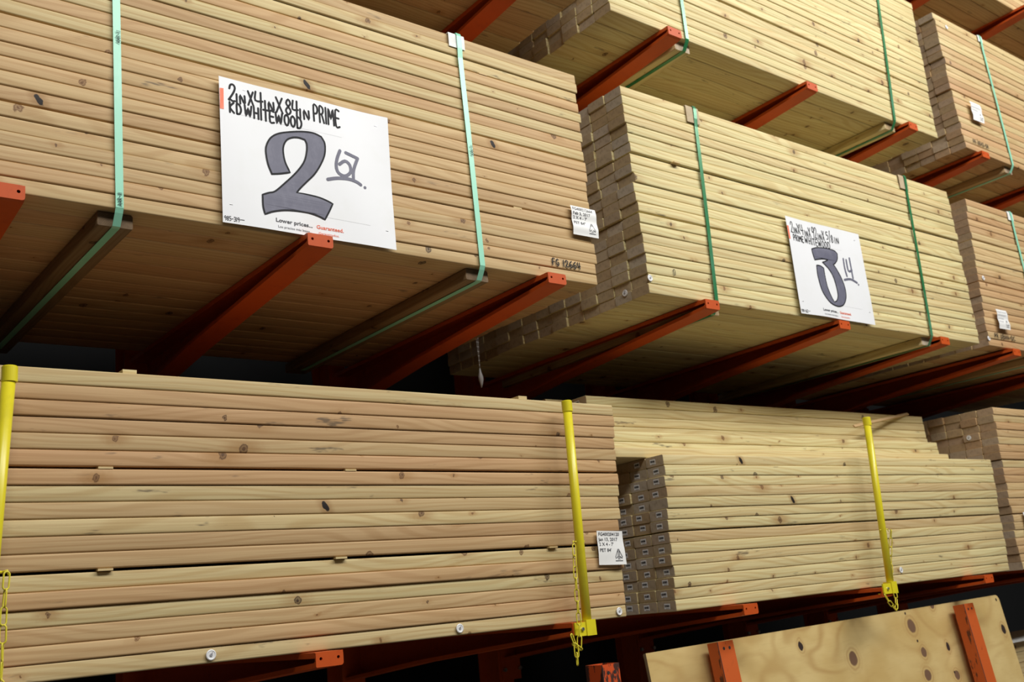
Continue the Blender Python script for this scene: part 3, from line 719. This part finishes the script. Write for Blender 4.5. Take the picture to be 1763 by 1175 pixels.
sign((-1.591, .008, .004), 'large white price sign reading 2 67 on the upper left bundle', TWO,
     [[(.3604,.2791),(.3494,.2519),(.3453,.2263),(.3518,.2079),(.372,.202),(.3913,.2182),(.3901,.2404),(.3751,.2498),(.3562,.2359)], [(.3795,.2771),(.4182,.2673)], [(.4182,.2673),(.4023,.2279),(.3993,.1975)], [(.3157,.1812),(.3456,.1904),(.3819,.1951),(.4078,.1917),(.423,.1847)]],
     [(.4369, .1788)], L1, L2, [(.0012, .388), (.0125, .3895), (.0115, .3265), (.0005, .326)], w1, 'large grey outlined numeral 2', '985-319_')
L1b = [('2', .022, .353, .050, .58, .1, .1), ('IN', .044, .3535, .026, .98, .22, 0), ('X', .074, .356, .042, .60, .1, 0), ('4', .093, .357, .044, .80, .1, 0), ('IN', .121, .352, .026, .98, .24, 0),
       ('X', .152, .354, .042, .6, .1, 0), ('92', .176, .354, .050, .58, .10, .02), ('IN', .217, .352, .027, .98, .24, 0), ('X', .249, .354, .042, .6, .1, 0), ('5', .277, .362, .034, .75, .1, 0), ('/', .296, .355, .045, .6, .1, 0), ('8', .309, .352, .034, .75, .1, 0), ('IN', .333, .352, .027, 1.15, .24, 0)]
L2b = [('PRIME', .0315, .320, .026, .86, .2, 0), ('WHITEWOOD', .113, .320, .029, 1.0, .18, 0)]
sign((.861, -.014, .006), 'white price sign reading 3 14 on the pale middle shelf bundle', THREE,
     [[(.3742,.2847),(.3725,.2414),(.3788,.2064)], [(.3938,.2827),(.3954,.2325),(.4224,.2384)], [(.4199,.2936),(.4199,.2429),(.4205,.2022)], [(.3557,.1869),(.401,.195),(.4446,.1837)]],
     [(.4541, .1762)], L1b, L2b, [(.0005, .382), (.0112, .3815), (.0095, .3212), (.0005, .3221)], w2, 'large grey outlined numeral 3', '984-162_', .0021)

# lot tags stapled to the boards
def lot_tag(loc, wd, hh, rows, label, warp, ry=0, faint=False):
    root = empty('lot_tag', loc, label, 'label', 'white paper lot tags'); root.rotation_euler = (0, ry, 0)
    to3 = lambda u, v, l: (u, -warp(u/wd, v/hh)-l, v)
    vs = []; fs = []; nx = nz = 28
    for j in range(nz+1):
        for i in range(nx+1): vs.append(to3(wd*i/nx, hh*j/nz, 0))
    for j in range(nz):
        for i in range(nx): a = j*(nx+1)+i; fs.append((a, a+1, a+nx+2, a+nx+1))
    n = len(vs); vs += [(a, b+.0003, c) for a, b, c in vs]; fs += [tuple(i+n for i in f[::-1]) for f in fs[:]]
    mesh_obj('paper', vs, fs, M_TAG, root, smooth=True)
    z = hh-.0155
    for (tx, s_, dz, xs) in rows:
        printed(tx, s_, to3, .006, z, 'printed_text', M_PRINT, root, xs=xs, bold=.00015); z -= dz
    if faint:
        mb = MB(); rnd = random.Random(int(loc[0]*100))
        for q_ in range(4):
            x_ = .008
            while x_ < wd*(.86, .8, .5, .45)[q_]:
                l_ = rnd.uniform(.004, .009); ink_mesh(mb, [[(x_, hh-.014-.017*q_), (x_+l_, hh-.014-.017*q_+rnd.uniform(-.002, .002))]], .0030, to3, sm=False, lift=.0006); x_ += l_+.006
        mb.build('faint_print', M_LINE, root)
    # printed two-part tree emblem
    cx, cz, q = wd*.76, hh*.16, hh*.26
    E_ = [[(cx-.06*q, cz+1.15*q), (cx-.5*q, cz+.25*q), (cx-.45*q, cz+.1*q), (cx-.16*q, cz+.3*q)], [(cx+.06*q, cz+1.15*q), (cx+.5*q, cz+.25*q), (cx+.45*q, cz+.1*q), (cx+.16*q, cz+.3*q)],
          [(cx-.09*q, cz+1.1*q), (cx-.09*q, cz)], [(cx+.09*q, cz+1.1*q), (cx+.09*q, cz)]]
    mb = MB(); ink_mesh(mb, E_, .0011, to3, sm=False, lift=.0010); ink_mesh(mb, [[(cx-.5*q, cz-.18*q), (cx+.5*q, cz-.18*q)]], .0012, to3, sm=False, lift=.0006)
    mb.build('printed_emblem', M_PRINT, root)
    return root
rowsA = [('FG400212664', .0150, .0165, 1.08), ('Feb 3, 2017', .0150, .0155, 1.12), ("2 X 4 - 7'", .0150, .019, 1.12), ('PET 84"', .0150, .015, 1.12)]
rowsC = [('FG400204120', .0150, .0165, 1.08), ('Jan 13, 2017', .0150, .0155, 1.12), ("2 X 4 - 7'", .0150, .019, 1.12), ("PET 84'", .0150, .015, 1.12)]
wv1 = lambda u, v: .002+.0035*math.sin(v*6)**2+.003*u*(1-v); wv2 = lambda u, v: .002+.012*max(0, u-v*.8-.15)**2+.002*math.sin(v*4)**2
lot_tag((-.334, .012, .171), .115, .106, rowsA, 'white lot tag reading FG400212664 at the right end of the 2.67 bundle', wv1)
lot_tag((-.325, .086, -.930), .114, .108, rowsC, 'white lot tag reading FG400204120 at the right end of the lower stack', wv2, .04)
lot_tag((2.695, -.066, 1.287), .115, .112, [], 'white paper tag on the top shelf bundle at far right', wv1, 0, True)
lot_tag((2.553, -.018, .101), .110, .104, [], 'white paper tag on the middle shelf bundle at far right', wv1, 0, True)
lot_tag((2.585, .088, -.93), .110, .110, [], 'white paper tag at the right edge on the lower stack', wv1, 0, True)

# marker writing on board edges: a part of its board
def board_text(key, text, wx, h, gap=.0025, ws=1.0, r=.0012, zz=.006, slope=0):
    b = BOARD[key]; lx = wx-b.location.x
    mb = MB(); ls, _ = stroke_items(text, lx, zz, h, ws, .22, 0); ink_mesh(mb, ls, r, lambda u, v, l: (u, -.0035-l, v), lift=.0002)
    o = mb.build('marker_writing', M_INK, b); o['label'] = 'black marker writing on the board edge'; return o
def board_strokes(key, lines, r=.0012):
    b = BOARD[key]; mb = MB(); ink_mesh(mb, lines, r, lambda u, v, l: (u, -.0035-l, v), lift=.0002); o = mb.build('marker_writing', M_INK, b); return o
board_text(('A', 19, 0), 'FG 12664', -.442, .022, zz=.008, ws=1.05, r=.0021)
board_text(('G', 19, 0), 'PR UBH4-DC', 2.515, .022, ws=1.35, zz=.008, r=.0022)
board_text(('I', 19, 0), 'PR UBH2-DR', 2.66, .022, ws=1.05, zz=.008, r=.0018)
board_text(('B', 18, 0), 'n', .133, .024, ws=1.0, zz=.006, r=.0013)
def strap_text(s_, x, y, z, h):
    mb = MB(); ls, _ = stroke_items('AAR-11', 0, 0, h, 1.0, .16)
    ls = [[(-b, a) for a, b in l] for l in ls]      # read upwards
    ink_mesh(mb, ls, .0007, lambda u, v, l: (x+u, y-l, z+v), lift=.0001); o = mb.build('printed_code', M_INK, s_); return o
strap_text(sA1, -1.850, .0126, .455, .010); strap_text(sA1, -1.847, .0115, .006, .010); strap_text(sA2, -.733, .0115, .378, .010)

# round plastic cap nails
cap_me = None
def cap_nail(x, y, z, label, rx=math.pi/2, rz=0):
    root = empty('cap_nail', (x, y, z), label, 'nail', 'white plastic cap nails'); root.rotation_euler = (rx, 0, rz)
    mb = MB(); n = 20; R_ = [(.0125, 0), (.0125, .0012), (.0105, .0022), (.0085, .0012), (.004, .0012)]
    vs = [(r_*math.cos(2*math.pi*i/n), r_*math.sin(2*math.pi*i/n), h_) for r_, h_ in R_ for i in range(n)]
    fs = [(j*n+i, j*n+(i+1) % n, (j+1)*n+(i+1) % n, (j+1)*n+i) for j in range(len(R_)-1) for i in range(n)]
    fs.append(tuple((len(R_)-1)*n+i for i in range(n))); mb.add(vs, fs); mb.build('cap', M_CAPW, root)
    mb = MB(); mb.tube([(0, 0, .001), (0, 0, .003)], .0035, 8); mb.tube([(0, 0, .003), (.003, .006, .0035)], .0009, 5); mb.build('nail_head', M_CAPG, root)
    return root
def cz(k, r_, x): xx, y, z, L, rise = cell(k, r_, 0); return y-.0012, z+rise*(x-xx)+T/2
for k, r_, x, lab in [('C', 17, -1.612, 'white cap nail on the bottom board of the lower stack, left of the orange tip'),
                      ('C', 17, -.880, 'white cap nail on the bottom board of the lower stack, left of the post'),
                      ('C', 17, -.250, 'small cap nail on the bottom board of the lower stack, right end'),
                      ('D', 19, 1.447, 'white cap nail right of the right yellow post'),
                      ('B', 19, .006, 'white cap nail at the left corner of the 3.14 bundle'),
                      ('G', 20, 2.455, 'white cap nail at the lower corner of the far right bundle'),
                      ('G', 11, 2.53, 'white cap nail halfway up the middle shelf bundle at far right'),
                      ('I', 1, 2.66, 'white cap nail near the top of the top shelf bundle')]:
    y, z = cz(k, r_, x)
    if k == 'G' and r_ == 20: z += .018
    cap_nail(x, y-.001, z, lab)
# one cap nail on the end faces of the far right lower stack
xx, yy, zz, L, rise = cell('F', 3, 1)
cap_nail(xx-.002, yy+.055, zz+.020, 'white cap nail on the board ends of the lower stack at far right', math.pi/2, -math.pi/2)
xx, yy, zz, L, rise = cell('B', 20, 1)
cap_nail(xx-.003, yy+.03, zz+.036, 'cap nail on the lower board ends of the 3.14 bundle', math.pi/2, -math.pi/2)

# ------------------------------------------------------------------ yellow guard posts with chains
def link_mesh():
    mb = MB(); a, b, r = .0122, .0062, .0019; pts = []
    for i in range(9): t = math.pi*i/8; pts.append((b*math.cos(t), 0, a+b*math.sin(t)))
    for i in range(9): t = math.pi+math.pi*i/8; pts.append((b*math.cos(t), 0, -a+b*math.sin(t)))
    mb.tube(pts, r, 6, closed=True); o = mb.build('chain_link', M_YC, smooth=True); me = o.data; bpy.data.objects.remove(o); return me
LINK = link_mesh(); PITCH = .0325
def chain(path, label):
    root = empty('guard_chain', path[0], label, 'chain', 'yellow plastic chains on the guard posts'); P0 = Vector(path[0])
    P = [Vector(p)-P0 for p in path]; pos = 0; i = 0; seg = 0; c = P[0].copy(); odd = 0; pts = [c.copy()]
    # walk the path in equal steps
    total = sum((P[j+1]-P[j]).length for j in range(len(P)-1)); n = max(2, int(total/PITCH))
    def at_(d):
        for j in range(len(P)-1):
            l = (P[j+1]-P[j]).length
            if d <= l: return P[j].lerp(P[j+1], d/l)
            d -= l
        return P[-1]
    for j in range(n):
        a, b = at_(j*total/n), at_((j+1)*total/n); d = (b-a).normalized(); m = (a+b)/2
        o = bpy.data.objects.new('chain_link', LINK); COL.objects.link(o); o.parent = root
        q = d.to_track_quat('Z', 'Y'); qq = q @ Euler((0, 0, math.radians(25 if j % 2 else 112))).to_quaternion()
        o.location = m; o.rotation_mode = 'QUATERNION'; o.rotation_quaternion = qq
    return root
def post(x, y, zb, zt, lean, label, pin_z, pin_side, armx, army):
    root = empty('guard_post', (x, y, zb), label, 'guard post', 'yellow guard posts on the lower shelf'); h_ = zt-zb
    mb = MB(); mb.tube([(0, 0, .004), (lean*.5, 0, h_/2), (lean, 0, h_-.004)], .0145, 20); mb.build('tube', M_YE, root, smooth=True)
    mb = MB(); mb.tube([(lean, 0, h_-.036), (lean, 0, h_-.0022), (lean, 0, h_)], [.0170, .0170, .0150], 28); mb.build('end_cap', M_YE, root)
    mb = MB()
    n = 20
    mb.box((-.0190, -.0190, 0), (.0190, .0190, .046)); mb.build('socket', M_YE, root)
    mb = MB(); ax = armx-x
    mb.box((ax+.004, army-.0075-y, .001), (-.0180, army-.0015-y, .041)); mb.box((ax+.004, army-.0075-y, .001), (ax+.010, army+.02-y, .005)); mb.build('bracket', M_YE, root)
    mb = MB(); mb.tube([(ax+.032, army-.0075-y, .021), (ax+.032, army-.013-y, .021)], .0055, 6); mb.build('bolt', M_STEEL, root)
    mb = MB(); t = (pin_z-zb)/h_; s_ = pin_side
    mb.tube([(lean*t-.020, 0, pin_z-zb), (lean*t+.020, 0, pin_z-zb)], .003, 6)
    mb.tube([(lean*t+s_*.019, 0, pin_z-zb), (lean*t+s_*.030, -.004, pin_z-zb+.003), (lean*t+s_*.032, -.006, pin_z-zb-.008)], .002, 6); mb.build('pin', M_YE, root, smooth=True)
    return root
post(-.4555, .030, -1.138, -.411, .0195, 'yellow tubular guard post in front of the lower left stack', -.858, -1, -.523, .022)
post(1.210, .030, -1.126, -.401, .054, 'yellow tubular guard post in front of the stack with barcoded ends', -.873, 1, 1.130, .022)
post(-2.128, .030, -1.140, -.412, .041, 'yellow tubular guard post at the left edge of the picture', -.86, 1, -2.19, .022)
chain([(-.494,.006,-.868), (-.507,.0,-.95), (-.512,.0,-1.042), (-.514,.0,-1.106), (-.520,.002,-1.165), (-.528,.004,-1.180), (-.538,.004,-1.150), (-.546,.004,-1.128)], 'yellow chain hanging beside the middle guard post')
chain([(-.536,.000,-1.165), (-.537,.0,-1.194), (-.538,.0,-1.210)], 'loose yellow links hanging under the middle guard post chain')
chain([(1.262,.012,-.876), (1.268,.030,-.93), (1.262,.045,-1.02), (1.255,.045,-1.09), (1.235,.03,-1.152), (1.190,.01,-1.190), (1.140,.0,-1.165), (1.110,.0,-1.125)], 'yellow chain looped under the right guard post')
chain([(-2.088,.004,-.862), (-2.094,.0,-.95), (-2.094,.0,-1.053), (-2.100,.0,-1.15)], 'yellow chain beside the guard post at the left edge')

# ------------------------------------------------------------------ plywood leaning below the rack
def ply_material():
    N = NT('rotary_cut_plywood'); P = N.n('ShaderNodeTexCoord').outputs['Object']; x, y, z = N.xyz(P)[0:3]
    W_ = N.V('MULTIPLY', P, (1.5, .2, 2.6))
    n0 = N.noise(W_, 1.25, 2, .45, .35)
    band = N.M('FRACT', N.M('MULTIPLY', n0, 9.0)); band = N.step(N.M('ABSOLUTE', N.M('SUBTRACT', band, .5)), .16, .5)
    soft = N.noise(N.V('MULTIPLY', P, (2.5, 1, 4.5)), 1.3, 3, .5)
    col = N.mix(N.step(soft, .3, .7), (.66, .50, .22), (.53, .365, .135))
    col = N.mix(N.M('MULTIPLY', N.M('MULTIPLY', band, N.step(N.noise(P, 1.7, 1), .36, .62)), .62), col, (.42, .25, .085))
    col = N.mix(N.M('MULTIPLY', N.step(N.noise(N.V('MULTIPLY', P, (14, 1, 120)), 1, 2), .5, .75), .12), col, (.36, .22, .08))
    wob = N.M('MULTIPLY', N.M('SUBTRACT', N.noise(P, 26, 2), .5), .014)
    for (kx, kz, rx, rz, dark, tilt) in PLYK:
        dx = N.M('SUBTRACT', x, kx); dz = N.M('SUBTRACT', z, kz)
        a = N.M('ADD', N.M('DIVIDE', N.M('ADD', dx, N.M('MULTIPLY', dz, tilt)), rx), 0.0); b = N.M('DIVIDE', dz, rz)
        d = N.M('SQRT', N.M('ADD', N.M('POWER', a, 2.0), N.M('POWER', b, 2.0)))
        d = N.M('ADD', d, N.M('DIVIDE', wob, rx))
        if rx > .008:
            halo = N.M('SUBTRACT', 1.0, N.step(d, .9, 2.6)); rg = N.M('MULTIPLY_ADD', N.M('SINE', N.M('MULTIPLY', d, 9.5)), .35, .55)
            col = N.mix(N.M('MULTIPLY', N.M('MULTIPLY', halo, rg), .85), col, (.40, .23, .08))
        kc = (.17, .095, .055) if dark < .5 else (.035, .022, .018)
        col = N.mix(N.M('SUBTRACT', 1.0, N.step(d, .85, 1.08)), col, kc)
    N.put(N.b.inputs['Base Color'], col); N.b.inputs['Roughness'].default_value = .6; N.b.inputs['Specular IOR Level'].default_value = .3
    return N.m
PX0, PZ0 = -.051, -1.226           # top left corner of the sheet
pk = [(.783,-1.292,.014,.020,1,.1),(1.097,-1.376,.027,.028,0,0),(1.575,-1.295,.030,.030,0,.1),(1.613,-1.410,.021,.021,0,0),(1.815,-1.406,.013,.022,1,.1),
      (1.783,-1.2225,.018,.020,0,0),(2.342,-1.386,.018,.025,1,.1),(1.595,-1.502,.026,.024,0,0),(1.822,-1.531,.022,.02,0,0),(1.553,-1.2395,.006,.006,1,0),
      (1.588,-1.360,.006,.006,1,0),(1.807,-1.517,.006,.007,1,0),(2.358,-1.249,.006,.006,1,0),(.35,-1.44,.02,.02,0,0),(.1,-1.5,.02,.02,0,0),(.62,-1.62,.025,.025,0,0)]
PLYK = [(a-PX0, b-PZ0, c, d, e, f) for a, b, c, d, e, f in pk]
M_PLY = ply_material()
M_PLYE = simple('plywood_edge', (.30, .20, .10), .8, var=(.12, .075, .035), vscale=1, amt=.8, stretch=(1, 300, 1))
def plywood(dy, label, dx=0, dz=0, dzr=.0115):
    Ls, Hs, th, r = 2.44, 1.21, .0118, .028; out = []
    for cx, cz_, a0 in ((Ls-r, -r, 90), (Ls-r, -Hs+r, 0)):
        for q in range(5):
            a = math.radians(a0-q*22.5); out.append((cx+r*math.cos(a), cz_+r*math.sin(a)))
    out = [(0, 0)]+out+[(0, -Hs)]
    mb = MB(); n = len(out)
    mb.add([(a, 0, b) for a, b in out], [tuple(range(n))], 0); mb.add([(a, th, b) for a, b in out], [tuple(range(n))[::-1]], 0)
    mb.add([(a, 0, b) for a, b in out]+[(a, th, b) for a, b in out], [(i, (i+1) % n, n+(i+1) % n, n+i) for i in range(n)], 1)
    o = mb.build('plywood_sheet', [M_PLY, M_PLYE], loc=(PX0+dx, .20+dy, PZ0+dz)); fix_normals(o)
    o.rotation_euler = (-math.atan(.10), -dzr, 0); return tag(o, label, 'plywood', 'plywood sheets leaning under the rack')
plywood(0, 'front knotty plywood sheet leaning under the rack behind orange posts')
plywood(.014, 'second plywood sheet, only its left edge showing behind the front sheet', .012, -.004)

def guard_column(x, y, zt, lean, wd, dp, label, mats, hgt, rz=0, holes=True):
    """box-section column with cap plate seam and two bolt holes painted as dark discs near its top"""
    mb = MB(); t = .004
    ring = [(0, 0), (wd, 0), (wd, dp), (0, dp)]; b = .0018
    prof = [(b, 0), (wd-b, 0), (wd, b), (wd, dp-b), (wd-b, dp), (b, dp), (0, dp-b), (0, b)]
    prof_i = [(.006+(wd-.012)*p[0]/wd, .006+(dp-.012)*p[1]/dp) for p in prof]; n = 8
    vs = [(p[0], p[1], -hgt) for p in prof]+[(p[0], p[1], 0) for p in prof]+[(p[0], p[1], 0) for p in prof_i]+[(p[0], p[1], -.12) for p in prof_i]
    fs = []; mi = []
    for j in range(3):
        for i in range(n):
            fs.append((j*n+i, j*n+(i+1) % n, (j+1)*n+(i+1) % n, (j+1)*n+i)); mi.append(2 if (j == 0 and i in (1, 7)) else (1 if (j == 0 and i == 6) else 0))
    fs.append(tuple(3*n+i for i in range(n))); mi.append(0)
    o = mesh_obj('bumper_post', vs, fs, mats, None, mi, loc=(x, y, zt)); fix_normals(o); o.rotation_euler = (-math.atan(lean), 0, rz)
    tag(o, label, 'bumper post', 'orange bumper posts under the rack')
    if holes:
        for hx in (wd*.32, wd*.68):
            m2 = MB(); m2.tube([(hx, -.0008, -.024), (hx, .002, -.024)], .0055, 10); m2.build('painted_bolt_hole', M_HOLE, o)  # dark discs imitate shaded holes, nothing is cut
    return o
guard_column(.222, .118, -1.218, .10, .084, .050, 'orange bumper post leaning on the left part of the plywood', [M_ORW, M_ORW, M_HOLE], 1.22, .0)
guard_column(1.895, .112, -1.212, .10, .084, .055, 'orange bumper post leaning on the right part of the plywood', [M_ORW, M_ORW, M_HOLE], 1.22, .0)
guard_column(-.470, -.03, -1.224, .0, .072, .075, 'scraped orange bumper post top at the bottom edge, left of the plywood', [M_ORS, M_ORS, M_HOLE], 1.23, .0)

# small stack of short boards with a white sheet, beyond the plywood
sx0, sy0 = 2.80, .42
for j in range(5):
    for i in range(3):
        mb = MB(); mb.box((0, 0, 0), (.9, .088, .050)); o = mb.build('timber_block', MW, loc=(sx0+.004*jit(3, i, j, 1), sy0+i*.0905, -1.72+j*.0525)); o.color = ((jit(5, i, j, 2)+1)/2, .4, 0, .8)
        tag(o, 'grey timber end, %s from bottom, %s column, beyond the plywood at right' % (ORD[j+1], ORD[i+1]), 'timber', 'timber ends beyond the plywood')
mb = MB(); mb.box((-.02, -.03, 0), (.95, .30, .012)); o = mb.build('cover_sheet', M_CARDW, loc=(sx0, sy0, -1.72+5*.0525)); tag(o, 'white sheet lying on the timber ends beyond the plywood', 'sheet')
mb = MB(); mb.box((0, 0, 0), (1.0, .40, .06)); mb.box((.02, .02, -.68), (.10, .10, 0)); mb.box((.9, .02, -.68), (.98, .10, 0)); mb.box((.02, .30, -.68), (.10, .38, 0)); mb.box((.9, .30, -.68), (.98, .38, 0))
o = mb.build('timber_stand', M_OR, loc=(sx0-.03, sy0-.04, -1.782)); tag(o, 'low orange stand carrying the timber ends beyond the plywood', 'stand')

# ------------------------------------------------------------------ pull chain with a white tag hanging in the gap between the bundles
root = empty('pull_chain', (-.118, .875, -.125), 'beaded pull chain with white tag hanging between the two signed bundles', 'pull chain')
mb = MB()
for s_ in (0, 1):
    for i in range(60):
        z = .045+i*.0195; xo = .0045*(1 if s_ else -1)*min(1, i/8)
        mb.tube([(xo, 0, z-.0026), (xo, 0, z), (xo, 0, z+.0026)], [.0012, .0030, .0012], 6)
    mb.tube([(0, 0, .04), (.0045*(1 if s_ else -1), 0, .20), (.0045*(1 if s_ else -1), 0, 1.215)], .0008, 4)
mb.build('bead_chain', M_CAPW, root, smooth=True)
mb = MB(); mb.tube([(0, 0, .052), (0, 0, .035), (0, 0, .018), (.001, 0, .004), (.001, 0, -.012), (0, 0, -.03)], [.002, .005, .010, .011, .007, .002], 10); mb.build('tag', M_CAPW, root, smooth=True)
